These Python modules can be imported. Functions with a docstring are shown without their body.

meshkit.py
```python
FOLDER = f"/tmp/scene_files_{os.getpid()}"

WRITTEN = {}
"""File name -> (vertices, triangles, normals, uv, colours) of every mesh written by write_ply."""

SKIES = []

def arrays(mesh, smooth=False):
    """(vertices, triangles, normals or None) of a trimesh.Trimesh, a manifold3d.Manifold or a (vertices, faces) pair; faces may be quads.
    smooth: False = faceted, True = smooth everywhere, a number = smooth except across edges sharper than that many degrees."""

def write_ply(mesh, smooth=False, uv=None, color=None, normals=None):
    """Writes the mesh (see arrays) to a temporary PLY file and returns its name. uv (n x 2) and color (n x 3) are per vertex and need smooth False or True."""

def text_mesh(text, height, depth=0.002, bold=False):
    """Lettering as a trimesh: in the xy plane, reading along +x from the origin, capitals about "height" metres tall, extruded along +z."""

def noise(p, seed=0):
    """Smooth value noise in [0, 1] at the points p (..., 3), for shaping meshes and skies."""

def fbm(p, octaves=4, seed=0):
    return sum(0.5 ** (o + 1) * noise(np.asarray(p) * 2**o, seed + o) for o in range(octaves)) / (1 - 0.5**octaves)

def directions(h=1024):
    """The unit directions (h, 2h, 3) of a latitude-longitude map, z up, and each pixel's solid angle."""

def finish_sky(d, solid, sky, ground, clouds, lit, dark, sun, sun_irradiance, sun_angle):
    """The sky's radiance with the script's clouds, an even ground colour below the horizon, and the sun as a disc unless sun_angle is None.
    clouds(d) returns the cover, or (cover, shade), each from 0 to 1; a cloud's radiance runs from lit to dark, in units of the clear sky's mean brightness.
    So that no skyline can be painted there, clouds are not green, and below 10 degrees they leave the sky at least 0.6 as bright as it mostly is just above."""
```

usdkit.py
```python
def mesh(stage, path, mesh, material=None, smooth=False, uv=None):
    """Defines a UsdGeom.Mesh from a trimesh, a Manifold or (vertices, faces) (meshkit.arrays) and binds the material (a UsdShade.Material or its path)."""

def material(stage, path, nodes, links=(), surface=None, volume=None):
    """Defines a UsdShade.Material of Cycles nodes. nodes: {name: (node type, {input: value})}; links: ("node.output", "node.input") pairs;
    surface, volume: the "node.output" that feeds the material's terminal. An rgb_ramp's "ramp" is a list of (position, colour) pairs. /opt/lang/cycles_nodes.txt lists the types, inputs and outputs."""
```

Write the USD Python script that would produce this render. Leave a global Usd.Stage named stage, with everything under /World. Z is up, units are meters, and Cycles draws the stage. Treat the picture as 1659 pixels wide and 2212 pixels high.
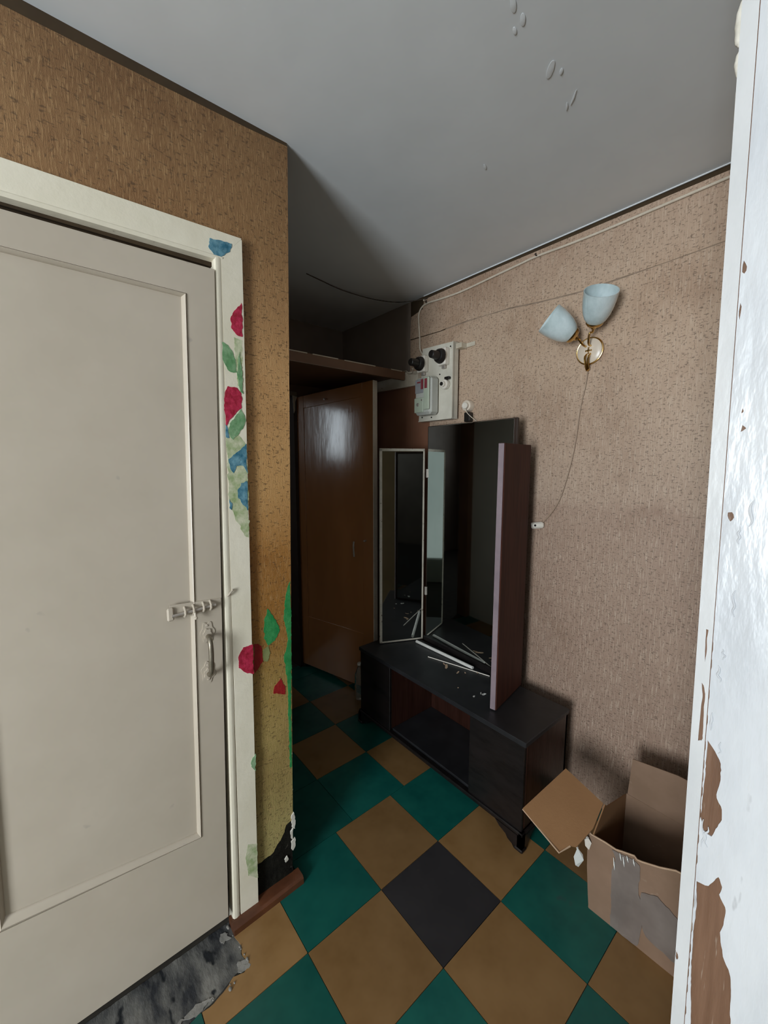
import math, random
import numpy as np, trimesh
import usdkit, meshkit
from pxr import Usd, UsdGeom, UsdLux, UsdShade, Gf, Sdf
from shapely.geometry import Polygon, box as sbox, LineString, MultiPolygon
from shapely.ops import unary_union

stage = Usd.Stage.CreateInMemory()
UsdGeom.SetStageUpAxis(stage, 'Z'); UsdGeom.SetStageMetersPerUnit(stage, 1.0)
UsdGeom.Xform.Define(stage, '/World'); UsdGeom.Scope.Define(stage, '/World/Looks')
rng = random.Random(7)

# ---------------------------------------------------------------- camera
CAM = np.array([-0.8243, -1.0067, 1.5382])
RIGHT = np.array([0.769, -0.639, -0.0005]); DOWN = np.array([-0.078, -0.093, -0.993]); FWD = np.array([0.635, 0.763, -0.121])
FWD = FWD/np.linalg.norm(FWD); RIGHT = RIGHT-FWD*(RIGHT@FWD); RIGHT /= np.linalg.norm(RIGHT); DOWN = np.cross(FWD, RIGHT)
cam = UsdGeom.Camera.Define(stage, '/World/camera')
m = np.eye(4); m[0, :3] = RIGHT; m[1, :3] = -DOWN; m[2, :3] = -FWD; m[3, :3] = CAM
cam.AddTransformOp().Set(Gf.Matrix4d(*m.ravel().tolist()))
cam.CreateHorizontalApertureAttr(36.0); cam.CreateVerticalApertureAttr(36.0*2212/1659)
cam.CreateFocalLengthAttr(36.0*880.24/1659)
cam.CreateClippingRangeAttr(Gf.Vec2f(0.02, 100.0))
cam.CreateExposureAttr(0.0)

# ---------------------------------------------------------------- daylight: the window of the room behind the camera, a small high window beyond the far doorway
def rect_light(name, pos, roty, rotz, w, h, intensity, color):
    l = UsdLux.RectLight.Define(stage, '/World/'+name)
    l.AddTranslateOp().Set(Gf.Vec3d(*pos)); l.AddRotateZOp().Set(rotz); l.AddRotateYOp().Set(roty)
    l.CreateWidthAttr(w); l.CreateHeightAttr(h); l.CreateIntensityAttr(intensity); l.CreateColorAttr(Gf.Vec3f(*color))
rect_light('daylight_window', (-3.63, -1.36, 1.35), -90, 0, 1.50, 1.00, 31.0, (0.88, 0.955, 1.0))
rect_light('daylight_far_window', (-2.63, 3.02, 2.02), -90, 0, 0.80, 0.38, 8.0, (0.80, 0.92, 1.0))

rect_light('daylight_side_window', (-1.93, 0.88, 1.15), -90, 0, 1.68, 0.54, 0.45, (0.80, 0.95, 0.92))

# ---------------------------------------------------------------- helpers
used = {}
def numbered(parent, name):
    k = used.get((parent, name), 0); used[(parent, name)] = k+1
    return f'{parent}/{name}' if k == 0 else f'{parent}/{name}_{k:03d}'
def tag(p, label=None, cat=None, group=None, kind=None):
    for k, v in (('label', label), ('category', cat), ('group', group), ('kind', kind)):
        if v: p.SetCustomDataByKey(k, v)
    return p
def path_of(p): return '/World' if p is None else str(p.GetPath())
def thing(name, label, cat, loc=(0, 0, 0), group=None, kind=None, parent=None):
    x = UsdGeom.Xform.Define(stage, numbered(path_of(parent), name))
    if any(loc): x.AddTranslateOp().Set(Gf.Vec3d(*map(float, loc)))
    return tag(x.GetPrim(), label, cat, group, kind)
LOC = {}
def part(name, mesh, mt, parent=None, label=None, smooth=35, cat=None, group=None, kind=None):
    """one Mesh prim; vertices are given in world space and made local to the thing's base"""
    if isinstance(mesh, (list, tuple)) and not isinstance(mesh[0], np.ndarray): mesh = cat_(mesh)
    if parent is not None:
        T = np.array(UsdGeom.XformCache().GetLocalToWorldTransform(parent)).T
        if not np.allclose(T, np.eye(4)):
            mesh = mesh.copy(); mesh.apply_transform(np.linalg.inv(T))
    g = usdkit.mesh(stage, numbered(path_of(parent), name), mesh, M[mt] if isinstance(mt, str) else mt, smooth=smooth)
    return tag(g.GetPrim(), label, cat, group, kind)
def cat_(l): return trimesh.util.concatenate([x for x in l if x is not None])
def hull(pts): return trimesh.convex.convex_hull(np.asarray(pts, float))
def bx(x0, x1, y0, y1, z0, z1, b=0.0):
    if x0 > x1: x0, x1 = x1, x0
    if y0 > y1: y0, y1 = y1, y0
    if z0 > z1: z0, z1 = z1, z0
    if b <= 0:
        mm = trimesh.creation.box([x1-x0, y1-y0, z1-z0]); mm.apply_translation([(x0+x1)/2, (y0+y1)/2, (z0+z1)/2]); return mm
    b = min(b, .45*min(x1-x0, y1-y0, z1-z0)); p = []
    for i in (0, 1):
        for j in (0, 1):
            for k in (0, 1):
                X, Y, Z = (x0, x1)[i], (y0, y1)[j], (z0, z1)[k]; dx, dy, dz = b*(1-2*i), b*(1-2*j), b*(1-2*k)
                p += [(X, Y+dy, Z+dz), (X+dx, Y, Z+dz), (X+dx, Y+dy, Z)]
    return hull(p)
def clean(pg):
    if not pg.is_valid: pg = pg.buffer(0)
    return [g for g in getattr(pg, 'geoms', [pg]) if g.geom_type == 'Polygon' and g.area > 1e-8]
def extrude(pg, d):
    return cat_([trimesh.creation.extrude_polygon(g, d, engine='earcut') for g in clean(pg if not isinstance(pg, (list, tuple)) else Polygon(pg))])
def onY(pg, y0, y1):
    """polygon in (x,z) -> solid between the planes y0<y1"""
    e = extrude(pg, y1-y0); v = e.vertices.copy()
    e.vertices = np.stack([v[:, 0], y1-v[:, 2], v[:, 1]], 1); return e
def onX(pg, x0, x1):
    """polygon in (y,z) -> solid between the planes x0<x1"""
    e = extrude(pg, x1-x0); v = e.vertices.copy()
    e.vertices = np.stack([x0+v[:, 2], v[:, 0], v[:, 1]], 1); return e
def onZ(pg, z0, z1):
    e = extrude(pg, z1-z0); e.apply_translation([0, 0, z0]); return e
def frame_of(a, b):
    a, b = np.asarray(a, float), np.asarray(b, float); d = b-a; L = np.linalg.norm(d); d = d/L
    u = np.cross(d, [0, 0, 1.0] if abs(d[2]) < .95 else [1.0, 0, 0]); u /= np.linalg.norm(u); w = np.cross(d, u)
    return a, b, d, u, w, L
def tube(pts, r, n=10, caps=True):
    p = np.asarray(pts, float); r = np.broadcast_to(r, (len(p),)); t = np.gradient(p, axis=0); t /= np.linalg.norm(t, axis=1, keepdims=True)+1e-12
    u = np.cross(t[0], [0, 0, 1.0] if abs(t[0][2]) < .9 else [1.0, 0, 0]); u /= np.linalg.norm(u); V = []; ang = np.arange(n)*2*np.pi/n
    for i in range(len(p)):
        u = u-t[i]*(u@t[i]); u /= np.linalg.norm(u); w = np.cross(t[i], u)
        V.append(p[i]+r[i]*(np.cos(ang)[:, None]*u+np.sin(ang)[:, None]*w))
    F = []
    for i in range(len(p)-1):
        for j in range(n):
            a, b, c, d = i*n+j, i*n+(j+1) % n, (i+1)*n+(j+1) % n, (i+1)*n+j
            F += [(a, b, c), (a, c, d)]
    V = list(np.vstack(V))
    if caps:
        V += [p[0], p[-1]]; k = len(p)*n
        for j in range(n): F += [(k, (j+1) % n, j), (k+1, (len(p)-1)*n+j, (len(p)-1)*n+(j+1) % n)]
    return trimesh.Trimesh(np.array(V), np.array(F), process=False)
def spline(pts, n=8):
    p = np.asarray(pts, float); q = np.vstack([2*p[0]-p[1], p, 2*p[-1]-p[-2]]); out = []
    for i in range(1, len(q)-2):
        for s in np.arange(n)/n:
            a, b, c, d = q[i-1], q[i], q[i+1], q[i+2]
            out.append(.5*((2*b)+(c-a)*s+(2*a-5*b+4*c-d)*s*s+(3*b-a-3*c+d)*s**3))
    return np.array(out+[p[-1]])
def lathe(profile, base, axis, n=28):
    """profile (r, h) pairs around the axis from base; closed when its ends lie on the axis"""
    axis = np.asarray(axis, float); axis /= np.linalg.norm(axis); base = np.asarray(base, float)
    u = np.cross(axis, [0, 0, 1.0] if abs(axis[2]) < .9 else [1.0, 0, 0]); u /= np.linalg.norm(u); w = np.cross(axis, u)
    ang = np.arange(n)*2*np.pi/n; V = np.vstack([base+h*axis+r*(np.cos(ang)[:, None]*u+np.sin(ang)[:, None]*w) for r, h in profile]); F = []
    for i in range(len(profile)-1):
        for j in range(n):
            a, b, c, d = i*n+j, i*n+(j+1) % n, (i+1)*n+(j+1) % n, (i+1)*n+j; F += [(a, c, b), (a, d, c)]
    mm = trimesh.Trimesh(V, np.array(F), process=False); mm.merge_vertices(); mm.update_faces(mm.nondegenerate_faces()); return mm
def cyl(a, b, r, n=20, r2=None):
    a, b = np.asarray(a, float), np.asarray(b, float); L = np.linalg.norm(b-a); r2 = r if r2 is None else r2; c = min(.15*r, .2*L)
    return lathe([(0, 0), (r-c, 0), (r, c), (r2, L-c), (r2-c, L), (0, L)], a, b-a, n)
def obox(a, b, w, h, up=(0, 0, 1), bev=.0):
    """bar from a to b, w wide and h high"""
    a, b = np.asarray(a, float), np.asarray(b, float); d = b-a; L = np.linalg.norm(d); d /= L; up = np.asarray(up, float)
    s = np.cross(d, up); s /= np.linalg.norm(s); u = np.cross(s, d); e = bx(0, L, -w/2, w/2, -h/2, h/2, bev)
    T = np.eye(4); T[:3, 0] = d; T[:3, 1] = s; T[:3, 2] = u; T[:3, 3] = a
    if np.linalg.det(T[:3, :3]) < 0: T[:3, 1] *= -1
    e.apply_transform(T); return e
def plate(pts, t, n=None):
    """flat polygon of 3-D points given thickness t"""
    p = np.asarray(pts, float); c = p.mean(0); U, S, W = np.linalg.svd(p-c); u, v, nn = W
    q = np.stack([(p-c)@u, (p-c)@v], 1); e = extrude(Polygon(q), t); vv = e.vertices
    e.vertices = c+vv[:, :1]*u+vv[:, 1:2]*v+(vv[:, 2:]-t/2)*nn; e.fix_normals(); return e
def lean(mm, k, axis=0, z0=1.25):
    mm = mm.copy(); v = mm.vertices.copy(); v[:, axis] += k*(v[:, 2]-z0); mm.vertices = v; return mm
def rough(pg, step=.012, amp=.004, seed=1):
    """a polygon with a ragged outline"""
    out = []
    for g in clean(pg if not isinstance(pg, (list, tuple)) else Polygon(pg)):
        def ring(c):
            L = LineString(c); n = max(8, int(L.length/step)); p = np.array([L.interpolate(i/n, normalized=True).coords[0] for i in range(n)])
            q = np.c_[p*90, np.full(n, seed*3.7)]; d = np.stack([meshkit.fbm(q, 3, seed)-.5, meshkit.fbm(q+50, 3, seed+9)-.5], 1)
            return p+d*2*amp
        r = Polygon(ring(g.exterior.coords)).buffer(0); out.append(r)
    return unary_union(out)

# ---------------------------------------------------------------- materials
def srgb(r, g, b):
    c = np.array([r, g, b], float)/255
    return tuple(np.where(c <= .04045, c/12.92, ((c+.055)/1.055)**2.4).tolist())
M = {}
def paint(name, c1, c2=None, scale=3, rough_=.5, bump=0, bscale=60, stretch=(1, 1, 1), bdist=.004, detail=5, metal=0, lo=.35, hi=.65, spots=None, spot_scale=60, spot_at=.7, spec=.5, coat=0, rlo=None):
    """mottled surface: colour runs from c1 to c2 over noise, optional spots and relief"""
    c2 = c2 or c1
    n = {'g': ('geometry', {}), 'm': ('mapping', {'scale': stretch}), 'n': ('noise_texture', {'scale': scale, 'detail': detail, 'roughness': .6}),
         'r': ('rgb_ramp', {'ramp': [(lo, c1), (hi, c2)]}), 'p': ('principled_bsdf', {'roughness': rough_, 'metallic': metal, 'specular_ior_level': spec, 'coat_weight': coat, 'coat_roughness': .12})}
    l = [('g.position', 'm.vector'), ('m.vector', 'n.vector'), ('n.fac', 'r.fac')]; col = 'r.color'
    if spots:
        n['sn'] = ('noise_texture', {'scale': spot_scale, 'detail': 3, 'roughness': .6}); n['sr'] = ('rgb_ramp', {'ramp': [(spot_at, (0, 0, 0)), (spot_at+.06, (1, 1, 1))]})
        n['sm'] = ('mix_color', {'b': spots}); l += [('m.vector', 'sn.vector'), ('sn.fac', 'sr.fac'), ('sr.color', 'sm.fac'), (col, 'sm.a')]; col = 'sm.result'
    l.append((col, 'p.base_color'))
    if rlo is not None:
        n['rr'] = ('map_range', {'from_min': .3, 'from_max': .7, 'to_min': rlo, 'to_max': rough_}); l += [('n.fac', 'rr.value'), ('rr.result', 'p.roughness')]
    if bump:
        n['bn'] = ('noise_texture', {'scale': bscale, 'detail': 4, 'roughness': .55}); n['b'] = ('bump', {'strength': bump, 'distance': bdist})
        l += [('m.vector', 'bn.vector'), ('bn.fac', 'b.height'), ('b.normal', 'p.normal')]
    M[name] = usdkit.material(stage, '/World/Looks/'+name, n, l, surface='p.BSDF'); return M[name]

def wallpaper(name, horiz, bands, fleck, light, fleck_amt=.62, big=2.2, light_amt=.5, th=(420, 40)):
    """woven brown wallpaper: colour bands by height, big stains, upright light threads, small dark flecks"""
    def sc(h, z): return (h, 1, z) if horiz == 'x' else (1, h, z)
    n = {'g': ('geometry', {}), 's': ('separate_xyz', {}),
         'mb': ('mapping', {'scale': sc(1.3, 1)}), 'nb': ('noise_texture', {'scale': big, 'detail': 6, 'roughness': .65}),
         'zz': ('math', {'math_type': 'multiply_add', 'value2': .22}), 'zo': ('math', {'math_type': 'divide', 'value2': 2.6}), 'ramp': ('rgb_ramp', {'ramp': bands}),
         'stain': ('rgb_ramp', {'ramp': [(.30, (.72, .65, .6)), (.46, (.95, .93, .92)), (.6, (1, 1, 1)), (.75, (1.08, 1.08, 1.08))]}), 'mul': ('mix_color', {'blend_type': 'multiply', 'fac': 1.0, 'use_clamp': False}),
         'mv': ('mapping', {'scale': sc(*th)}), 'nv': ('noise_texture', {'scale': 1, 'detail': 2}), 'rv': ('rgb_ramp', {'ramp': [(.52, (0, 0, 0)), (.70, (1, 1, 1))]}), 'lv': ('math', {'math_type': 'multiply', 'value2': light_amt}),
         'mixv': ('mix_color', {'b': light}),
         'mh': ('mapping', {'scale': sc(66, 200)}), 'nh': ('noise_texture', {'scale': 1, 'detail': 2}), 'rh': ('rgb_ramp', {'ramp': [(fleck_amt, (0, 0, 0)), (fleck_amt+.08, (1, 1, 1))]}),
         'mk': ('mapping', {'scale': sc(190, 70)}), 'nk': ('noise_texture', {'scale': 1, 'detail': 2}), 'rk': ('rgb_ramp', {'ramp': [(fleck_amt+.02, (0, 0, 0)), (fleck_amt+.1, (1, 1, 1))]}),
         'mx': ('math', {'math_type': 'maximum'}), 'fa': ('math', {'math_type': 'multiply', 'value2': .62}), 'mixf': ('mix_color', {'b': fleck}),
         'mt': ('mapping', {'scale': sc(520, 520)}), 'nt': ('noise_texture', {'scale': 1, 'detail': 2}), 'add': ('math', {'math_type': 'add'}),
         'bp': ('bump', {'strength': .45, 'distance': .0016}), 'p': ('principled_bsdf', {'roughness': .52, 'specular_ior_level': .5})}
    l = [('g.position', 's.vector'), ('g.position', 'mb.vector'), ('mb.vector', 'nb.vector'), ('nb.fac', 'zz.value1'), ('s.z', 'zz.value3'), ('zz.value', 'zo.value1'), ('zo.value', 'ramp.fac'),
         ('nb.fac', 'stain.fac'), ('ramp.color', 'mul.a'), ('stain.color', 'mul.b'), ('g.position', 'mv.vector'), ('mv.vector', 'nv.vector'), ('nv.fac', 'rv.fac'), ('rv.color', 'lv.value1'), ('lv.value', 'mixv.fac'), ('mul.result', 'mixv.a'),
         ('g.position', 'mh.vector'), ('mh.vector', 'nh.vector'), ('nh.fac', 'rh.fac'), ('g.position', 'mk.vector'), ('mk.vector', 'nk.vector'), ('nk.fac', 'rk.fac'), ('rh.color', 'mx.value1'), ('rk.color', 'mx.value2'), ('mx.value', 'fa.value1'),
         ('fa.value', 'mixf.fac'), ('mixv.result', 'mixf.a'), ('mixf.result', 'p.base_color'), ('g.position', 'mt.vector'), ('mt.vector', 'nt.vector'), ('nv.fac', 'add.value1'), ('nt.fac', 'add.value2'), ('add.value', 'bp.height'), ('bp.normal', 'p.normal')]
    M[name] = usdkit.material(stage, '/World/Looks/'+name, n, l, surface='p.BSDF')

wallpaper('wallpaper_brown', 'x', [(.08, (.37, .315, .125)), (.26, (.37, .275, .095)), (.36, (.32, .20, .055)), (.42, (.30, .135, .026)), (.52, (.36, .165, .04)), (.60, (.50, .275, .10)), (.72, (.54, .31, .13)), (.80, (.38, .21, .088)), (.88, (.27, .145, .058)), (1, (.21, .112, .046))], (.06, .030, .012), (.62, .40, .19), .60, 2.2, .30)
wallpaper('wallpaper_tan', 'y', [(.10, (.31, .21, .155)), (.40, (.345, .235, .172)), (.555, (.38, .262, .192)), (.575, (.435, .312, .23)), (.80, (.53, .38, .27)), (.9, (.53, .38, .27)), (1, (.46, .325, .235))], (.08, .047, .03), (.68, .55, .43), .585, 1.8, .42, (270, 15))
paint('old_plaster', (.20, .14, .10), (.27, .20, .15), 4, .8, .3, 40)
paint('seam_paste', (.22, .155, .11), (.33, .245, .18), 25, .9)
paint('dark_gap', (.036, .020, .007), (.055, .032, .012), 8, .9)
paint('niche_paint', (.23, .18, .145), (.29, .23, .19), 3, .6)
paint('red_brown_paint', (.24, .105, .06), (.30, .14, .085), 4, .45)
paint('brown_oil_paint', (.15, .075, .04), (.20, .10, .055), 4, .45)
paint('ceiling_paint', (.66, .685, .70), (.74, .765, .78), 1.3, .5, .1, 4, bdist=.015)
paint('ivory_paint', (.46, .395, .315), (.52, .45, .365), 2.2, .34, .12, 14, bdist=.004, spots=(.34, .29, .255), spot_scale=9, spot_at=.675)
paint('casing_paint', (.72, .66, .52), (.79, .73, .60), 5, .38, .35, 30, bdist=.003, spots=(.36, .30, .24), spot_scale=45, spot_at=.71)
paint('gloss_white_paint', (.46, .475, .50), (.56, .57, .585), 9, .32, .75, 34, stretch=(1, 1, .3), bdist=.005, coat=.15, spots=(.38, .38, .39), spot_scale=40, spot_at=.68)
paint('stop_paint', (.48, .485, .49), (.56, .56, .56), 9, .3, .4, 40, stretch=(1, 1, .4), bdist=.003, spots=(.45, .44, .43), spot_scale=60, spot_at=.70)
paint('bare_wood', (.105, .048, .022), (.16, .082, .045), 6, .6, .4, 30, stretch=(10, 10, .7), bdist=.002, spots=(.26, .19, .14), spot_scale=16, spot_at=.66)
paint('dark_baseboard', (.075, .025, .010), (.12, .04, .016), 12, .45, .2, 40)
paint('black_crust', (.004, .0035, .003), (.012, .011, .008), 14, .95, .8, 45, bdist=.008, spec=.1, spots=(.05, .045, .035), spot_scale=30, spot_at=.66)
paint('plaster_chip', (.50, .47, .40), (.66, .63, .56), 30, .8)
paint('concrete', (.030, .031, .034), (.20, .19, .17), 11, .9, .7, 70, bdist=.004, stretch=(1, .45, 1), lo=.40, hi=.66, spots=(.016, .017, .019), spot_scale=19, spot_at=.60, spec=.2)
paint('dark_screed', (.018, .019, .021), (.06, .06, .06), 26, .9, .5, 70, stretch=(1, .4, 1), spec=.2)
paint('pale_mortar', (.17, .16, .145), (.27, .255, .23), 18, .85, .6, 60)
for k in range(3):
    s = (1.0, .86, 1.12)[k]
    paint(f'ochre_tile_{k}', (.21*s, .112*s, .040*s), (.26*s, .145*s, .056*s), 5+k, .42, .08, 25, spots=(.12, .085, .05), spot_scale=7, spot_at=.72, rlo=.32)
    paint(f'teal_tile_{k}', (.003*s, .072*s, .060*s), (.006*s, .100*s, .078*s), 5+k, .40, .08, 25, spots=(.03, .08, .075), spot_scale=8, spot_at=.68, rlo=.30)
paint('black_tile', (.016, .014, .016), (.026, .023, .025), 5, .55, .08, 25, spots=(.06, .045, .03), spot_scale=9, spot_at=.72)
paint('tile_joint', (.03, .025, .018), (.05, .04, .03), 20, .9)
paint('red_brown_door', (.29, .115, .040), (.36, .145, .05), 3, .20, .22, 5, stretch=(1, 1, .35), bdist=.010, spec=.7, rlo=.14)
paint('cream_paint', (.52, .45, .35), (.62, .55, .44), 16, .5, .3, 40, spots=(.2, .15, .1), spot_scale=40, spot_at=.70)
paint('dark_veneer', (.006, .005, .005), (.010, .007, .007), 6, .42, .1, 40, stretch=(3, 1, 3), rlo=.28)
paint('black_top', (.010, .010, .0115), (.018, .018, .020), 9, .42, .1, 60)
paint('mahogany', (.022, .008, .005), (.034, .012, .008), 6, .30, .1, 30, stretch=(6, 6, .6), rlo=.24)
paint('wing_back', (.050, .016, .010), (.075, .024, .015), 6, .6, .1, 30, stretch=(6, 6, .6), spec=.2)
paint('pale_edge', (.66, .57, .45), (.76, .67, .55), 16, .5, .3, 40, spots=(.3, .22, .15), spot_scale=40, spot_at=.70)
paint('dark_frame', (.030, .018, .013), (.045, .027, .02), 10, .4)
paint('wing_edge', (.20, .155, .175), (.26, .20, .22), 10, .32)
paint('mirror_edge_paint', (.42, .38, .31), (.55, .50, .42), 18, .55, .3, 40, spots=(.1, .07, .05), spot_scale=40, spot_at=.64)
paint('mirror_glass', (.60, .63, .61), (.68, .70, .68), 2.5, .05, 0, metal=1.0, rlo=.02)
paint('cardboard', (.235, .115, .045), (.27, .135, .055), 4, .75, .1, 90)
paint('cardboard_worn', (.19, .115, .07), (.235, .145, .095), 5, .75, .1, 90, spots=(.30, .22, .16), spot_scale=14, spot_at=.64)
paint('cardboard_edge', (.42, .28, .18), (.48, .33, .22), 60, .85)
paint('packing_tape', (.15, .12, .105), (.20, .165, .145), 9, .35)
paint('white_scrap', (.72, .74, .70), (.80, .81, .78), 20, .4)
paint('opal_glass', (.46, .57, .58), (.70, .80, .82), 11, .10, 0, stretch=(1, 1, .6), coat=.4)
paint('brass', (.56, .36, .12), (.66, .44, .18), 14, .22, 0, metal=1.0)
paint('enamel', (.66, .56, .45), (.72, .62, .51), 10, .28)
paint('panel_white', (.58, .54, .45), (.66, .62, .53), 14, .5, .15, 50, spots=(.35, .30, .22), spot_scale=18, spot_at=.68)
paint('meter_plastic', (.46, .46, .42), (.52, .52, .47), 12, .4)
paint('meter_green', (.42, .47, .37), (.47, .52, .41), 12, .4)
paint('bakelite', (.010, .008, .007), (.016, .013, .011), 12, .4)
paint('red_label', (.20, .035, .045), (.26, .05, .06), 30, .5)
paint('grey_window', (.24, .24, .25), (.30, .30, .31), 12, .2)
paint('cable_white', (.58, .50, .40), (.66, .58, .47), 30, .5)
paint('cable_dark', (.05, .035, .025), None, 30, .6)
paint('flex', (.33, .23, .16), (.40, .29, .2), 40, .5)
paint('porcelain', (.70, .64, .55), (.78, .72, .64), 20, .25)
paint('tube_plastic', (.60, .58, .54), (.68, .66, .62), 20, .4)
paint('handle_metal', (.23, .20, .15), (.32, .28, .22), 40, .35, .2, 90, metal=.8)
paint('dull_metal', (.45, .40, .36), (.55, .5, .45), 40, .4, .2, 90, metal=.6)
paint('oil_red', (.30, .012, .030), (.50, .03, .08), 70, .35, .8, 55, bdist=.003)
paint('oil_red_dark', (.23, .010, .012), (.32, .018, .02), 38, .4, .6, 55, bdist=.003)
paint('oil_blue', (.025, .13, .20), (.15, .31, .38), 60, .35, .8, 55, bdist=.003)
paint('oil_green', (.11, .26, .11), (.28, .42, .25), 30, .35, .7, 55, bdist=.003)
paint('oil_emerald', (.015, .20, .055), (.05, .28, .09), 30, .35, .7, 55, bdist=.003)
paint('oil_wash', (.30, .38, .18), (.60, .60, .43), 40, .4, .5, 55, bdist=.003)
paint('oil_olive', (.17, .20, .07), (.25, .26, .11), 10, .55, .5, 50, bdist=.003)
paint('pale_wall', (.60, .60, .54), None, 3, .6)
paint('olive_wall', (.13, .11, .065), (.17, .14, .085), 3, .6)
paint('room_paint', (.22, .205, .18), None, 3, .7)
paint('window_paint', (.75, .75, .73), None, 3, .5)
M['bottle_plastic'] = usdkit.material(stage, '/World/Looks/bottle_plastic', {'p': ('principled_bsdf', {'base_color': (.9, .93, .9), 'roughness': .06, 'transmission_weight': .95, 'ior': 1.2}), }, surface='p.BSDF')

# ---------------------------------------------------------------- the setting
XR, YL, YB, H = .98, .24, 1.65, 2.51      # right wall, left wall, far wall, ceiling height
XI = -.2                                   # end of the left wall: the corner of the passage
JX, JY = -.12, -.865                       # the white door frame in front of the camera
LEAN = .022

# floor: slab of screed with loose-laid square tiles, the far field shifted against the near one
floor = thing('floor', 'tiled floor of ochre and teal squares with one black tile, broken away at the white door', 'floor', kind='structure')
part('slab', bx(-3.75, 1.1, -2.95, 4.2, -.12, -.0045), 'tile_joint', floor)
conc = Polygon([(-.445, .26), (-.4618, .1872), (-.4531, .1518), (-.4637, .1334), (-.4552, .1), (-.4711, .077), (-.5036, .09), (-.5247, .0768), (-.5525, .0703), (-.5761, .0645), (-.6047, .0698), (-.6268, .0641), (-.70, .05), (-.8, .06), (-1.0, .03), (-1.4, .05), (-1.4, .26)])
concr = rough(conc, .01, .004, 3)
keep_tiles = sbox(-3.7, -2.9, XR-.002, YB+.02).difference(concr)
block = sbox(JX-.02, -2.0, 1.1, -.862)
S = .3; dl = .0873
def tile(x0, y0, ochre, black=False):
    j = .0011
    pg = sbox(x0+j, y0+j, x0+S-j, y0+S-j).intersection(keep_tiles).difference(block)
    lim = sbox(-5, -5, XI-.0, YL-.03) if x0 < XI-.31 else None
    if y0 > YL-.01: pg = pg.intersection(sbox(XI-.3, YL+.15, 2, 5).union(sbox(XI-.1, YL-.02, 2, 5)))
    elif y0+S > YL and x0 < XI: pg = pg.difference(sbox(-5, YL-.02, XI-.005, 1))
    for g in clean(pg):
        if g.area < 4e-4: continue
        e = onZ(g.buffer(-.0012).buffer(.0012, quad_segs=1), -.0045, rng.uniform(-.0004, .0005))
        part('tile', e, 'black_tile' if black else f"{'ochre' if ochre else 'teal'}_tile_{rng.randrange(3)}", floor, smooth=False)
for r in range(-4, 6):
    off = dl if r >= 1 else 0
    for k in range(-6, 4):
        x0, y0 = k*S+off, r*S
        if x0+S < -1.55 or x0 > XR or y0 < -1.3 or (r >= 1 and x0+S < XI-.3): continue
        ochre = (r+k) % 2 == 0 and not (r == 1 and k < 1) and not (r == 5 and k == 1)
        tile(x0, y0, ochre, r == -1 and k == 0)
part('screed_patch', onZ(rough(Polygon([(-.445, .25), (-.46, .187), (-.4531, .1518), (-.4637, .1334), (-.4552, .1), (-.50, .092), (-.5525, .074), (-.6268, .066), (-.75, .055), (-1.0, .035), (-1.4, .055), (-1.4, .25)]), .012, .003, 5), -.0044, -.0022), 'concrete', floor, 'bare grey screed under the white door', smooth=False)
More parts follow.
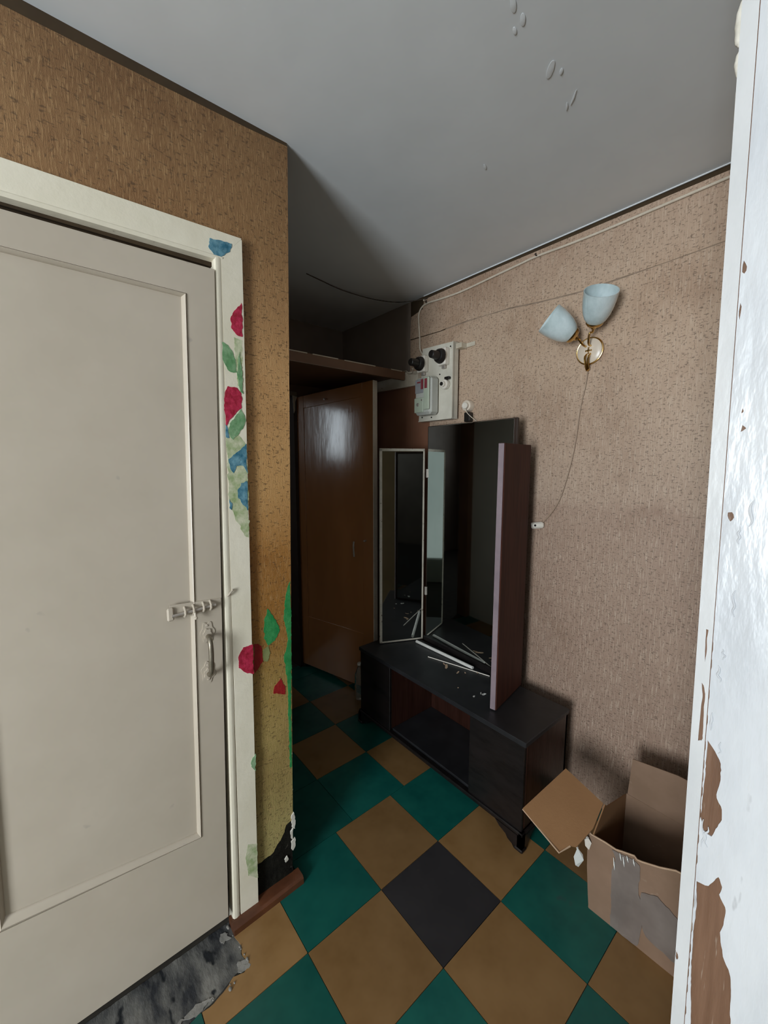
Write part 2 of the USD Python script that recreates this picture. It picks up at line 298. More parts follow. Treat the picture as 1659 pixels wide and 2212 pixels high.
for i, q in enumerate(([(-.498, .2302), (-.4736, .2152), (-.478, .200), (-.500, .196)], [(-.475, .118), (-.452, .108), (-.455, .082), (-.478, .084), (-.488, .098)], [(-.585, .086), (-.56, .078), (-.60, .071), (-.66, .078), (-.65, .088), (-.61, .092)])):
    part('mortar_patch', onZ(rough(Polygon(q), .004, .012, 11+i), -.0023, .0006), 'pale_mortar', floor, smooth=False)
for i in range(16):   # crumbs of mortar along the broken edge
    a = rng.random(); p = np.array([-.452-.02*a, .09+.16*a]) if i < 8 else np.array([-.48-.25*rng.random(), .075+rng.uniform(-.01, .012)])
    r_ = rng.uniform(.002, .005); e = trimesh.creation.icosphere(1, r_); e.vertices *= [1, 1.3, .6]; e.apply_translation([p[0], p[1], .0008+r_*.4])
    part('mortar_crumb', e, 'pale_mortar', floor, smooth=False)

# ceiling with shallow blisters of lifted paint
g0 = np.meshgrid(np.linspace(-3.75, 1.1, 98), np.linspace(-2.95, YB+.1, 94), indexing='ij'); cx_, cy_ = g0
cz = np.full(cx_.shape, H) + .006*(meshkit.fbm(np.stack([cx_*1.3, cy_*1.3, 0*cx_], -1), 3, 5)-.5)
nx, ny = cx_.shape; idx = np.arange(nx*ny).reshape(nx, ny)
quads = np.stack([idx[:-1, :-1], idx[:-1, 1:], idx[1:, 1:], idx[1:, :-1]], -1).reshape(-1, 4)
top = np.stack([cx_, cy_, cz], -1).reshape(-1, 3)
ceil_tri = trimesh.Trimesh(top, np.vstack([quads[:, [0, 1, 2]], quads[:, [0, 2, 3]]]), process=False)
ceiling = thing('ceiling', 'grey white painted ceiling with a few lifted blisters', 'ceiling', kind='structure')
part('ceiling_skin', ceil_tri, 'ceiling_paint', ceiling, smooth=True)
part('ceiling_edge', bx(XR-.006, XR-.0015, -.9, .79, H-.005, H+.002), 'ceiling_paint', ceiling, 'pale lip of the ceiling along the right wall')
part('ceiling_slab', bx(-3.75, 1.1, -2.95, YB+.1, H+.012, H+.15), 'old_plaster', ceiling)
for (px, py, L, w) in ((.026, -.418, .035, .009), (.068, -.415, .03, .008), (.075, -.39, .02, .006), (.225, -.395, .05, .012), (.25, -.41, .02, .006), (.347, -.395, .05, .004), (.36, -.37, .03, .004), (.378, -.085, .03, .006)):
    e = trimesh.creation.icosphere(2, 1.0); e.vertices *= [L/2, w*.7, .0009]; e.vertices += .0015*(meshkit.fbm(e.vertices*90, 3, 3)[:, None]-.5)
    e.apply_transform(trimesh.transformations.rotation_matrix(rng.uniform(.3, .9), [0, 0, 1])); e.apply_translation([px, py, H-.001]); part('paint_blister', e, 'ceiling_paint', ceiling, smooth=True)

# left wall (with the white door), its wallpaper and the bare strip left under the ceiling
DX0, DX1, DZ1 = -1.205, -.425, 2.085
wall_left = thing('wall_left', 'brown papered wall around the white door, ending at the passage corner', 'wall', kind='structure')
core = sbox(-3.75, 0, XI, H+.02).difference(sbox(DX0, -.1, DX1, DZ1))
part('masonry', lean(onY(core, YL+.003, YL+.15), LEAN), 'dark_gap', wall_left)
paper = Polygon([(-.358, .10), (XI+.001, .10), (XI+.001, 2.499), (-.32, 2.492), (-.55, 2.485), (-.80, 2.479), (-3.7, 2.45), (-3.7, .0), (-1.30, 0), (-1.30, 2.15), (-.358, 2.15)])
lowedge = rough(Polygon([(-.40, .145), (-.345, .150), (-.2757, .157), (-.2412, .1986), (-.225, .235), (-.18, .25), (-.18, 0), (-.40, 0)]), .008, .006, 4)
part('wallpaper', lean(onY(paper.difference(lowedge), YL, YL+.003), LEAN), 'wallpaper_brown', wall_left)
part('bare_plaster', lean(onY(rough(Polygon([(-.37, .03), (-.37, .16), (-.27, .175), (-.235, .21), (-.203, .25), (-.2, .0), (-.37, .0)]), .006, .004, 2).intersection(sbox(-.5, .02, XI+.0005, .3)), YL+.001, YL+.0032), LEAN), 'black_crust', wall_left, 'blackened bare plaster above the baseboard')
for i, pg in enumerate(([(-.206, .262), (-.196, .27), (-.191, .235), (-.193, .205), (-.203, .215)], [(-.208, .20), (-.201, .21), (-.200, .165), (-.207, .172)], [(-.205, .158), (-.192, .168), (-.190, .14), (-.199, .118), (-.207, .13)], [(-.235, .105), (-.225, .112), (-.221, .095), (-.231, .09)])):
    part('plaster_flake', lean(onY(rough(Polygon(pg), .004, .004, 90+i), YL-.004, YL+.001), LEAN), 'plaster_chip', wall_left, smooth=False)
for (x, z, s) in ((-.199, .36, .0025), (-.2, .50, .003), (-.199, .62, .0025), (-.2, .72, .003)):
    e = trimesh.creation.icosphere(2, s); e.vertices *= [.45, .35, 1.3]; e.vertices *= .35+1.4*meshkit.fbm(e.vertices*(1.6/s)+z*70, 2, 4)[:, None]; e.apply_translation([x, YL+.001, z]); part('plaster_chip', lean(e, LEAN), 'plaster_chip', wall_left, smooth=False)
def brush(name, pts, mt, y, parent, k, seed, t=.0008, amp=.0022, label=None):
    part(name, lean(onY(rough(Polygon(pts), .0035, amp*1.7, seed), y-t, y+.0006), k), mt, parent, label, smooth=False)
def un(pts, k): return [(x-k*(z-1.25), z) for x, z in pts]
def wb(name, pts, mt, seed, label=None, amp=.003, t=.0008): brush(name, un(pts, LEAN), mt, YL, wall_left, LEAN, seed, t+.00006*(seed-20), amp, label)
wb('painted_stem', [(-.206, 1.1357), (-.2254, 1.0804), (-.2317, 1.007), (-.2184, .9273), (-.2361, .8712), (-.2252, .7734), (-.2264, .66), (-.2264, .45), (-.2194, .45), (-.2144, .6983), (-.205, 1.0)], 'oil_emerald', 22, 'emerald green stem on the wall corner')
wb('painted_leaf', [(-.287, 1.0576), (-.2588, 1.0064), (-.2484, .9737), (-.2649, .9408), (-.2917, .93), (-.3054, .9599), (-.3032, 1.0179)], 'oil_emerald', 23, 'emerald leaf on the wallpaper')
wb('painted_leaf', [(-.3107, .9173), (-.292, .93), (-.285, .90), (-.296, .875), (-.31, .88)], 'oil_olive', 33)
wb('painted_flower', [(-.3383, .9513), (-.3136, .9366), (-.3121, .8807), (-.3274, .8635), (-.3425, .8465)], 'oil_red_dark', 24, 'right half of a red flower, on the wallpaper')
wb('painted_flower', [(-.2503, .7988), (-.2357, .7623), (-.2365, .7351), (-.279, .7553), (-.2744, .7767)], 'oil_red_dark', 25, 'small red flower by the wall corner')

# inner passage wall, right wall, far wall, near wall
part('wall_inner', onX(sbox(YL+.15, 0, YB+.12, H+.02).difference(sbox(.56, -.1, 1.02, 2.05)), XI-.45, XI-.30), 'pale_wall', None, 'unlit pale side wall of the passage, behind the corner', cat='wall', kind='structure', smooth=False)
wall_right = thing('wall_right', 'long tan papered wall with the wall lamp and the mirror dresser', 'wall', kind='structure')
part('masonry', bx(XR+.003, XR+.15, -2.95, YB+.12, 0, H+.02), 'dark_gap', wall_right)
seam = [(-.9, 2.272), (-.606, 2.266), (-.45, 2.26), (-.309, 2.254), (-.129, 2.250), (.05, 2.262), (.209, 2.278), (.35, 2.283), (.465, 2.284), (.62, 2.28)]
papedge = [(.915, 1.86), (.905, 2.05), (.918, 2.2), (.908, 2.3), (.90, 2.42), (.80, 2.455), (.79, 2.492)]
lower = Polygon([(-.9, 0), (.735, 0)]+[(.74, 1.2), (.732, 1.84), (.76, 1.97), (.80, 2.0), (.905, 2.02), (.907, 2.05), (.915, 2.284), (.66, 2.279)]+seam[::-1])
upper = Polygon([(y, z+.0045+.002*math.sin(33*y)+.0015*math.sin(71*y)) for y, z in seam]+[(.66, 2.283), (.91, 2.29), (.908, 2.3), (.90, 2.42), (.80, 2.44), (.79, 2.490), (.4, 2.494), (-.2, 2.490), (-.9, 2.486)])
part('wallpaper', onX(lower, XR, XR+.003), 'wallpaper_tan', wall_right, 'lower length of wallpaper')
part('wallpaper', onX(upper, XR-.0008, XR+.003), 'wallpaper_tan', wall_right, 'upper length of wallpaper above the torn seam')
part('torn_seam', onX(Polygon([(y, z-.004) for y, z in seam]+[(y, z+.014) for y, z in seam[::-1]]), XR+.0004, XR+.003), 'seam_paste', wall_right, 'torn paper seam')
part('paper_fold', tube(spline([(XR+.0004, -.056, 1.66), (XR+.0003, -.048, 1.40), (XR+.0004, -.040, 1.10), (XR+.0003, -.022, .55)], 6), .0022, 6), 'wallpaper_tan', wall_right)
part('niche_plaster', bx(XR-.0005, XR+.003, .905, YB, 2.06, H+.01), 'niche_paint', wall_right, smooth=False)
part('painted_panel', onX(Polygon([(.70, 0), (.70, 1.83), (.74, 2.0), (.88, 2.04), (.905, 2.06), (YB, 2.06), (YB, 0)]), XR+.0006, XR+.003), 'red_brown_paint', wall_right, smooth=False)
e = trimesh.creation.icosphere(2, .018); e.vertices *= [.25, 1, .8]; e.apply_translation([XR, .905, 2.165]); part('plaster_lump', e, 'niche_paint', wall_right)
fd = sbox(-.44, -.1, .565, 2.02)
part('wall_far', onY(sbox(XI-.32, 0, XR+.05, H+.02).difference(fd), YB, YB+.12), 'brown_oil_paint', None, 'dark far wall of the passage with the doorway of the brown door', cat='wall', kind='structure', smooth=False)
part('wall_niche', bx(XI-.3, XR, YB-.004, YB, 2.10, H+.01), 'niche_paint', None, 'dim back wall of the storage niche above the far doorway', cat='wall', kind='structure', smooth=False)
part('wall_near', [bx(JX+.03, XR+.05, -1.12, -.905, 0, H+.02), bx(JX+.03, JX+.13, -2.95, -1.12, 0, H+.02)], 'olive_wall', None, 'dim olive wall behind the white door frame', cat='wall', kind='structure', smooth=False)
# room behind the camera and room beyond the far doorway
wy0, wy1, wz0, wz1 = -1.95, -.77, .55, 2.15
rear = sbox(-3.0, 0, YL+.1, H+.02).difference(sbox(wy0, wz0, wy1, wz1))
part('wall_recess', [bx(-2.0, XI-.44, YL+.15, YL+.25, 0, H+.02), bx(-2.0, XI-.44, 1.30, 1.40, 0, H+.02), bx(-2.0, XI-.44, YL+.15, 1.4, H, H+.1), onX(sbox(YL+.15, 0, 1.40, H+.02).difference(sbox(.60, .30, 1.16, 2.0)), -2.0, -1.9)], 'pale_wall', None, 'pale walls of the small room off the passage, seen in the mirrors only', cat='wall', kind='structure', smooth=False)
part('wall_rear', onX(rear, -3.75, -3.6), 'room_paint', None, 'pale wall with the daylight window, behind the camera', cat='wall', kind='structure', smooth=False)
part('wall_side', bx(-3.75, 1.1, -3.0, -2.85, 0, H+.02), 'room_paint', None, 'pale side wall of the room behind the camera', cat='wall', kind='structure', smooth=False)
win = thing('window_1', 'white framed window behind the camera', 'window', kind='structure')
part('window_frame', [bx(-3.68, -3.61, wy0, wy0+.05, wz0, wz1), bx(-3.68, -3.61, wy1-.05, wy1, wz0, wz1), bx(-3.68, -3.61, wy0, wy1, wz0, wz0+.05), bx(-3.68, -3.61, wy0, wy1, wz1-.05, wz1)], 'window_paint', win)
part('window_sill', bx(-3.68, -3.45, wy0-.05, wy1+.05, wz0-.04, wz0), 'window_paint', win)
part('wall_beyond', [onX(sbox(1.75, 0, 4.2, H+.05).difference(sbox(2.80, 1.58, 3.24, 2.46)), -2.72, -2.6), bx(-2.7, 1.1, 4.08, 4.2, 0, H+.05), bx(XR+.02, 1.1, 1.75, 4.2, 0, H+.05), bx(-2.7, XI-.33, YB+.05, YB+.14, 0, H+.05), bx(-2.7, 1.1, 1.75, 4.2, H, H+.1)], 'niche_paint', None, 'dim walls of the room beyond the far doorway', cat='wall', kind='structure', smooth=False)

# baseboard stub under the left wall
bb = hull([(x, y, z) for x in (-.3, XI-.005) for y, z in ((.199, -.004), (.199, .022), (.206, .03), (.243, .03), (.243, -.004))]+[(x, y, z) for x in (-.462,) for y, z in ((.192, -.004), (.192, .020), (.199, .028), (.243, .028), (.243, -.004))])
bbp = tag(part('baseboard_left', bb, 'dark_baseboard', None), 'short dark red-brown baseboard at the foot of the door casing', 'baseboard', kind='structure')

# ---------------------------------------------------------------- white door 1 with its painted casing
KD, KC = .027, .016
tr = thing('trim_1', 'cream door casing with red, blue and green flowers painted on its right side', 'trim', kind='structure')
cy0 = .2215
def casing(x0, x1, z0, z1): return bx(x0, x1, cy0, YL+.02, z0, z1, .003)
ztop0, ztop1 = 2.108, 2.176
inner = -.409
leg_r = Polygon([(-.3485, .0), (-.3485, 2.176), (inner+.0, ztop0), (inner, .02), (-.385, -.0)])
part('casing_board', lean(onY(leg_r.buffer(-.002).buffer(.002), cy0, YL+.02), KC), 'casing_paint', tr)
head = Polygon([(-.3485, 2.1765), (inner+.0005, ztop0+.0005), (-1.235, ztop0-.01), (-1.30, 2.165)])
part('casing_board', lean(onY(head.buffer(-.001).buffer(.001), cy0+.0004, YL+.02), KC), 'casing_paint', tr)
part('casing_board', lean(onY(Polygon([(-1.30, 0), (-1.30, 2.164), (-1.235, ztop0-.011), (-1.235, 0)]), cy0, YL+.02), KC), 'casing_paint', tr)
bead = [(inner-.0005, cy0+.001), (inner-.005, cy0-.0005), (inner-.011, cy0-.002), (inner-.018, cy0-.0005), (inner-.022, cy0+.005), (inner-.022, YL+.02), (inner-.0005, YL+.02)]
part('casing_bead', lean(onZ(Polygon(bead), -.003, ztop0), .019), 'casing_paint', tr)
hb = [(ztop0+.004, cy0+.001), (ztop0, cy0-.002), (ztop0-.008, cy0+.002), (ztop0-.011, cy0+.02), (ztop0-.011, YL+.02), (ztop0+.004, YL+.02)]
e = extrude(Polygon(hb), .83); v = e.vertices; e.vertices = np.stack([-1.235+v[:, 2], v[:, 1], v[:, 0]-.01*(1-v[:, 2]/.83)], 1); e.fix_normals()
part('casing_bead', lean(e, KC), 'casing_paint', tr)
part('frame_lining', [lean(bx(DX0-.03, DX1+.02, YL+.02, YL+.15, 0, DZ1+.02).difference(bx(DX0, DX1-.002, YL-.1, YL+.2, -.1, DZ1)) if False else bx(DX1-.003, DX1+.012, YL+.012, YL+.15, 0, DZ1), KC), lean(bx(DX0, DX1, YL+.012, YL+.15, DZ1-.003, DZ1+.012), KC)], 'dark_gap', tr)
def fl(name, pts, mt, seed, label=None, amp=.0025): brush(name, un(pts, KC), mt, cy0, tr, KC, seed, .0003 if 'wash' in mt else .0007+.00006*seed, amp, label)
fl('painted_wash', [(-.404, 1.612), (-.3686, 1.6193), (-.3446, 1.5947), (-.3437, 1.4857), (-.3479, 1.3046), (-.3607, 1.3118), (-.3898, 1.3731), (-.405, 1.4266), (-.404, 1.538)], 'oil_wash', 1, 'pale green wash down the casing', .004)
fl('painted_flower', [(-.4235, 2.1476), (-.3934, 2.1529), (-.3624, 2.1538), (-.3757, 2.1247), (-.4027, 2.104), (-.4164, 2.1079), (-.4268, 2.1268)], 'oil_blue', 2, 'blue flower in the top corner of the casing', .004)
fl('painted_flower', [(-.3425, 1.9973), (-.3605, 1.9763), (-.3766, 1.9469), (-.3753, 1.9212), (-.3561, 1.9059), (-.3436, 1.901), (-.3423, 1.9568)], 'oil_red', 3, 'half red flower at the casing edge, upper one')
fl('painted_leaf', [(-.404, 1.8787), (-.3873, 1.874), (-.3711, 1.8505), (-.3659, 1.798), (-.3906, 1.8019), (-.404, 1.8291)], 'oil_green', 4, 'pointed green leaf on the casing')
fl('painted_stem', [(-.3689, 1.8987), (-.345, 1.8937), (-.3478, 1.766), (-.3624, 1.7617), (-.3654, 1.8078), (-.3683, 1.8557)], 'oil_wash', 5, 'pale green stem')
fl('painted_leaf', [(-.356, 1.86), (-.349, 1.80), (-.349, 1.74), (-.358, 1.75), (-.364, 1.80)], 'oil_green', 15)
fl('painted_flower', [(-.404, 1.734), (-.3926, 1.7582), (-.3626, 1.7568), (-.3519, 1.7308), (-.3548, 1.7005), (-.392, 1.663), (-.402, 1.6423), (-.4045, 1.6807)], 'oil_red', 6, 'full red flower at door-top height of the casing')
fl('painted_leaf', [(-.355, 1.6955), (-.3442, 1.6661), (-.3522, 1.6403), (-.3845, 1.6061), (-.3988, 1.623), (-.3925, 1.653)], 'oil_green', 7)
fl('painted_flower', [(-.404, 1.648), (-.398, 1.638), (-.3955, 1.6081), (-.404, 1.6099)], 'oil_blue', 8)
fl('painted_flower', [(-.402, 1.548), (-.3708, 1.5686), (-.3456, 1.5947), (-.3456, 1.5067), (-.3569, 1.5276), (-.3778, 1.5277), (-.3865, 1.5048), (-.3956, 1.5177)], 'oil_blue', 9, 'ragged blue flower on the pale wash, upper one')
fl('painted_flower', [(-.3644, 1.4759), (-.3465, 1.4832), (-.3477, 1.3907), (-.3671, 1.4133), (-.3788, 1.4453)], 'oil_blue', 10, 'ragged blue flower on the pale wash, lower one')
fl('painted_flower', [(-.404, 1.4291), (-.3956, 1.4152), (-.3991, 1.3947), (-.404, 1.401)], 'oil_blue', 11)
fl('painted_flower', [(-.3507, .9596), (-.3808, .9569), (-.3987, .9309), (-.3969, .8951), (-.3776, .8707), (-.3526, .8581)], 'oil_red', 12, 'left half of a red flower low on the casing')
fl('painted_leaf', [(-.3561, .5801), (-.369, .5685), (-.3737, .5405), (-.3584, .5201)], 'oil_green', 13)
fl('painted_leaf', [(-.3641, .2511), (-.3956, .27), (-.4047, .2246), (-.3967, .1548), (-.3667, .1192)], 'oil_wash', 14, 'pale green smear near the foot of the casing')

door = thing('door_1', 'cream panelled door with a painted-over bolt and a worn metal pull handle', 'door', kind='structure', loc=(-.82, .23, 0))
yf = .218
xr_ = -.4385        # right edge of the leaf at z=1.25 less the lean
leaf_pg = Polygon([(xr_, .058), (xr_, 2.069), (-1.195, 2.064), (-1.195, .05)])
P0 = [(-.5285+0*1, .40), (-.5285, 1.981), (-1.09, 1.985), (-1.09, .47)]
p_in = Polygon([(-.5265, .412), (-.5235, 1.975), (-1.09, 1.981), (-.9655, .46)][:2]+[(-.8745, 1.979), (-.952, .466)])
# panel: right edge x=-.5235, left edge where the photo shows it (x about -.955 at the foot)
pl_, pr_, pb_l, pb_r, pt_ = -.955, -.5245, .463, .408, 1.978
inner_pg = Polygon([(pr_, pb_r), (pr_, pt_), (pl_, pt_+.005), (pl_, pb_l)])
outer_pg = Polygon([(pr_+.012, pb_r-.018), (pr_+.012, pt_+.010), (pl_-.012, pt_+.015), (pl_-.012, pb_l-.030)])
part('stile_frame', lean(onY(leaf_pg.difference(outer_pg), yf, yf+.038), KD), 'ivory_paint', door)
part('panel', lean(onY(inner_pg.buffer(.003), yf+.009, yf+.03), KD), 'ivory_paint', door)
I, O = list(inner_pg.exterior.coords)[:4], list(outer_pg.exterior.coords)[:4]
nm = ('stile', 'rail', 'stile', 'rail')
for k in range(4):
    a, b, c, d = I[k], I[(k+1) % 4], O[(k+1) % 4], O[k]
    def mid(p, q, s): return (p[0]+(q[0]-p[0])*s, p[1]+(q[1]-p[1])*s)
    rows = []
    for s, dy in ((0, .0095), (.15, .004), (.45, -.001), (.7, -.0035), (.9, -.001), (1, .002)):
        for p, q in ((a, d), (b, c)):
            x, z = mid(p, q, s); rows.append((x, yf+dy, z))
    V = np.array(rows); F = []
    for i in range(5): F += [(2*i, 2*i+1, 2*i+3), (2*i, 2*i+3, 2*i+2)]
    back = V+[0, .02, 0]; n_ = len(V); F2 = [(x+n_, z+n_, y+n_) for x, y, z in F]
    sides = []
    for i in range(5):
        for o in (0, 1):
            a1, a2 = 2*i+o, 2*i+2+o; sides += [(a1, a2, a2+n_), (a1, a2+n_, a1+n_)]
    sides += [(0, 1, 1+n_), (0, 1+n_, n_), (10, 11, 11+n_), (10, 11+n_, 10+n_)]
    e = trimesh.Trimesh(np.vstack([V, back]), np.array(F+F2+sides), process=False); e.fix_normals()
    part('panel_moulding', lean(e, KD), 'ivory_paint', door, smooth=50)
# slide bolt, painted over
bt = part('bolt', lean(plate([(-.583, yf-.0012, 1.143), (-.444, yf-.0012, 1.134), (-.444, yf-.0012, 1.102), (-.583, yf-.0012, 1.108)], .0024), 0), 'ivory_paint', door, 'slide bolt under the same cream paint')
part('bolt_rod', tube([(-.581, yf-.010, 1.113), (-.50, yf-.010, 1.117), (-.462, yf-.010, 1.120)], .0042), 'dull_metal', bt)
for x in (-.546, -.523, -.496, -.476):
    z = 1.117+(x+.52)*.06
    part('bolt_loop', tube([(x, yf-.001, z+.014), (x, yf-.008, z+.0105), (x, yf-.0145, z+.004), (x, yf-.0145, z-.004), (x, yf-.008, z-.0105), (x, yf-.001, z-.014)], [.0035]*6, 8), 'ivory_paint', bt)
part('bolt_knob', [cyl((-.522, yf-.012, 1.116), (-.521, yf-.018, 1.098), .0035, 12), trimesh.creation.icosphere(2, .0052).apply_translation((-.521, yf-.019, 1.096))], 'ivory_paint', bt)
part('bolt_end', lean(bx(-.592, -.574, yf-.010, yf, 1.098, 1.136, .004), 0), 'ivory_paint', bt)
# pull handle on a scalloped back plate
def blob(cx, cz, w, h, seed):
    a = np.linspace(0, 2*np.pi, 40, endpoint=False); r = 1+.13*np.cos(6*a+seed)
    return Polygon(np.stack([cx+w*r*np.cos(a), cz+h*r*np.sin(a)], 1))
hd = part('handle', spline([(-.4875, yf-.004, 1.028), (-.488, yf-.020, 1.026), (-.4885, yf-.031, 1.012), (-.489, yf-.034, .985), (-.490, yf-.034, .955), (-.4905, yf-.030, .926), (-.491, yf-.018, .913), (-.491, yf-.004, .911)], 6) is not None and tube(spline([(-.4875, yf-.004, 1.028), (-.488, yf-.020, 1.026), (-.4885, yf-.031, 1.012), (-.489, yf-.034, .985), (-.490, yf-.034, .955), (-.4905, yf-.030, .926), (-.491, yf-.018, .913), (-.491, yf-.004, .911)], 6), [.0062+.0014*math.sin(math.pi*i/42) for i in range(43)], 12), 'handle_metal', door, 'worn dark metal pull')
for z, s in ((1.038, 0), (.915, 2)):
    part('back_plate', [onY(blob(-.487-.03*(1.038-z), z, .0185, .031, s), yf-.0022, yf+.001), onY(blob(-.488-.03*(1.038-z), z-.004, .011, .016, s+1), yf-.0055, yf-.002)], 'ivory_paint', hd, smooth=30)
for (x, z) in ((-.4885, 1.060), (-.4865, 1.015), (-.4915, .938), (-.492, .893)):
    part('screw', cyl((x, yf-.0045, z), (x, yf-.001, z), .0032, 10), 'ivory_paint', hd)
part('keeper_staple', tube([(-.407, cy0-.001, 1.150), (-.409, cy0-.008, 1.152), (-.420, cy0-.010, 1.142), (-.424, cy0-.004, 1.135)], .003, 8), 'ivory_paint', tr, 'painted staple that keeps the bolt')

# ---------------------------------------------------------------- the white peeling door frame in front (trim_2)
fr = thing('trim_2', 'white door frame at the right with thick peeling gloss paint and bare wood showing', 'trim', kind='structure')
KJ = .0205
def unj(pts): return [(y-KJ*(z-1.4), z) for y, z in pts]
def jl(mm): return lean(mm, KJ, 1, 1.4)
groove_y = -.8795; edge_y = -.8625
part('frame_post', jl(onX(sbox(-1.24, 0, groove_y-.0012, H+.02), JX+.0016, JX+.12)), 'bare_wood', fr, 'bare brown wood of the post')
part('frame_stop', jl(onX(sbox(groove_y-.001, 0, edge_y-.0008, H+.02), JX+.0014, JX+.06)), 'bare_wood', fr)
chips = {'A': [(-.8878, 1.1411), (-.8962, 1.1304), (-.906, 1.1131), (-.9065, 1.0954), (-.9034, 1.062), (-.9108, 1.0514), (-.9115, 1.0308), (-.9027, .9973), (-.8926, 1.0016), (-.8891, 1.0209), (-.8888, 1.0646), (-.8886, 1.1175)],
 'B': [(-.892, .9155), (-.9049, .9181), (-.9099, .9295), (-.9155, .9441), (-.9209, .9311), (-.9181, .9177), (-.9273, .9016), (-.9267, .8735), (-.9231, .8587), (-.9295, .826), (-.9408, .8019), (-.9457, .729), (-.946, .2), (-.91, .2), (-.9028, .6729), (-.8965, .7585), (-.8943, .8303), (-.895, .8755)],
 'n1': [(-.8745, 1.7924), (-.8782, 1.7845), (-.8779, 1.7762), (-.8742, 1.776), (-.8738, 1.7883)], 'n3': [(-.8755, 1.7409), (-.8771, 1.7351), (-.8762, 1.7202), (-.8745, 1.7283)],
 'n4': [(-.8885, 1.6075), (-.8903, 1.6033), (-.8876, 1.6009)], 'n5': [(-.8902, 1.586), (-.8943, 1.5817), (-.8888, 1.5768)], 'm1': [(-.8842, 1.471), (-.8894, 1.472), (-.8913, 1.464), (-.8879, 1.4586), (-.8841, 1.465)]}
schips = {'s1': [(-.8768, 1.166), (-.881, 1.166), (-.882, 1.1405), (-.8801, 1.1347), (-.8778, 1.1389)], 's2': [(-.8728, .7798), (-.8776, .7763), (-.8798, .7666), (-.8773, .7623)], 's3': [(-.8739, .7417), (-.8764, .7383), (-.8753, .7279)],
 'm2': [(-.8735, 1.3036), (-.8762, 1.3043), (-.8755, 1.2899), (-.8768, 1.2719), (-.876, 1.2549), (-.8745, 1.2747)], 'm3': [(-.8743, 1.2234), (-.8776, 1.2191), (-.8798, 1.2086), (-.88, 1.1875), (-.8817, 1.1384), (-.8768, 1.1343), (-.8767, 1.1602), (-.8767, 1.1895), (-.8771, 1.2054)]}
face = sbox(-1.24, 0, groove_y-.0008, H+.02)
for i, (k, v) in enumerate(chips.items()): face = face.difference(rough(Polygon(unj(v)), .005, .0016 if len(v) > 6 else .0006, 40+i))
strip = sbox(groove_y+.0001, 0, edge_y, H+.02)
for i, (k, v) in enumerate(schips.items()): strip = strip.difference(rough(Polygon(unj(v)), .004, .0005, 60+i))
gr = rng.sample(range(1000), 40)
for i in range(40):          # nibbled edges along the groove
    z = .45+i*.03+.01*math.sin(i*5.1); w = .0006+.0014*meshkit.noise(np.array([i*.7, 1.3, 2.2]), 3)*(1.6-z)
    if w > .0008: face = face.difference(Polygon([(groove_y-.0003, z-.012), (groove_y-.0006-w, z-.004), (groove_y-.0006-w*.7, z+.006), (groove_y-.0003, z+.011)]))
part('paint_layer', jl(onX(face, JX, JX+.0018)), 'gloss_white_paint', fr, 'glossy white paint, flaked off in places', smooth=False)
part('paint_layer', jl(onX(strip, JX+.0002, JX+.0016)), 'stop_paint', fr, 'white paint on the narrow stop', smooth=False)
part('paint_layer', jl(onX(sbox(edge_y-.0012, 0, edge_y, H+.02), JX+.0016, JX+.055)), 'stop_paint', fr, smooth=False)
for i in range(26):           # lifted curls of paint beside the groove and the bare patches
    z = rng.uniform(.72, 1.5); y = groove_y-.004-abs(rng.gauss(0, .012)); L = rng.uniform(.012, .045); w = rng.uniform(.001, .0028)
    pts = [(JX-.0004, y+rng.uniform(-.002, .002), z+L*s) for s in np.linspace(0, 1, 6)]
    if y < -.96 or any(Polygon(unj(v)).buffer(.002).contains(sbox(y-.0001, z+L/2, y, z+L/2+.0001)) for v in (chips['A'], chips['B'])): continue
    part('paint_ridge', jl(tube(spline(pts, 4), [.0004+w*.6*math.sin(math.pi*i/20) for i in range(21)], 8)), 'gloss_white_paint', fr)
for i, (y0, z0, L, w) in enumerate(((-.846, 2.08, .05, .006), (-.848, 2.035, .03, .005), (-.8495, 1.99, .06, .0022))):
    e = trimesh.creation.icosphere(3, 1.0); e.vertices *= [.006, w, L/2]; e.vertices *= (1+.5*(meshkit.fbm(e.vertices*120+i, 3, 6)[:, None]-.5)); e.apply_translation([JX+.008, y0-.0015, z0]); part('plaster_lump', e, 'plaster_chip', fr)

# ---------------------------------------------------------------- far end: mezzanine shelf, cleat, brown door
sh = thing('storage_shelf', 'brown board shelf closing the storage niche above the brown door', 'shelf', loc=(.4, .94, 2.05))
part('shelf_board', bx(XI-.299, XR-.024, .934, YB-.006, 2.075, 2.098, .002), 'brown_oil_paint', sh)
part('front_rail', bx(XI-.299, XR-.024, .926, .946, 2.046, 2.099, .002), 'brown_oil_paint', sh)
for i, (a, b, z) in enumerate(((-.19, .06, 2.100), (.12, .27, 2.100), (.30, .46, 2.100), (.5, .72, 2.0995), (.84, .93, 2.0995))):
    part('worn_edge', bx(a, b, .9245, .931, z-.005, z+.0006, .001), 'cream_paint', sh, 'rubbed pale edge')
part('worn_edge', bx(-.19, .62, .9245, .929, 2.0455, 2.0485), 'old_plaster', sh)
cl = part('wall_cleat', hull([(x, y, z) for x in (XR-.02, XR-.0006) for y, z in ((.815, 2.003), (.815, 2.086), (.925, 2.095), (.925, 2.015))]+[(x, 1.60, z) for x in (XR-.02, XR-.0006) for z in (2.02, 2.073)]), 'pale_edge', None, 'pale wooden cleat on the wall under the shelf end', cat='cleat')
bd = thing('door_2', 'glossy red-brown door standing open at the end of the passage', 'door', kind='structure', loc=(.575, 1.64, 0))
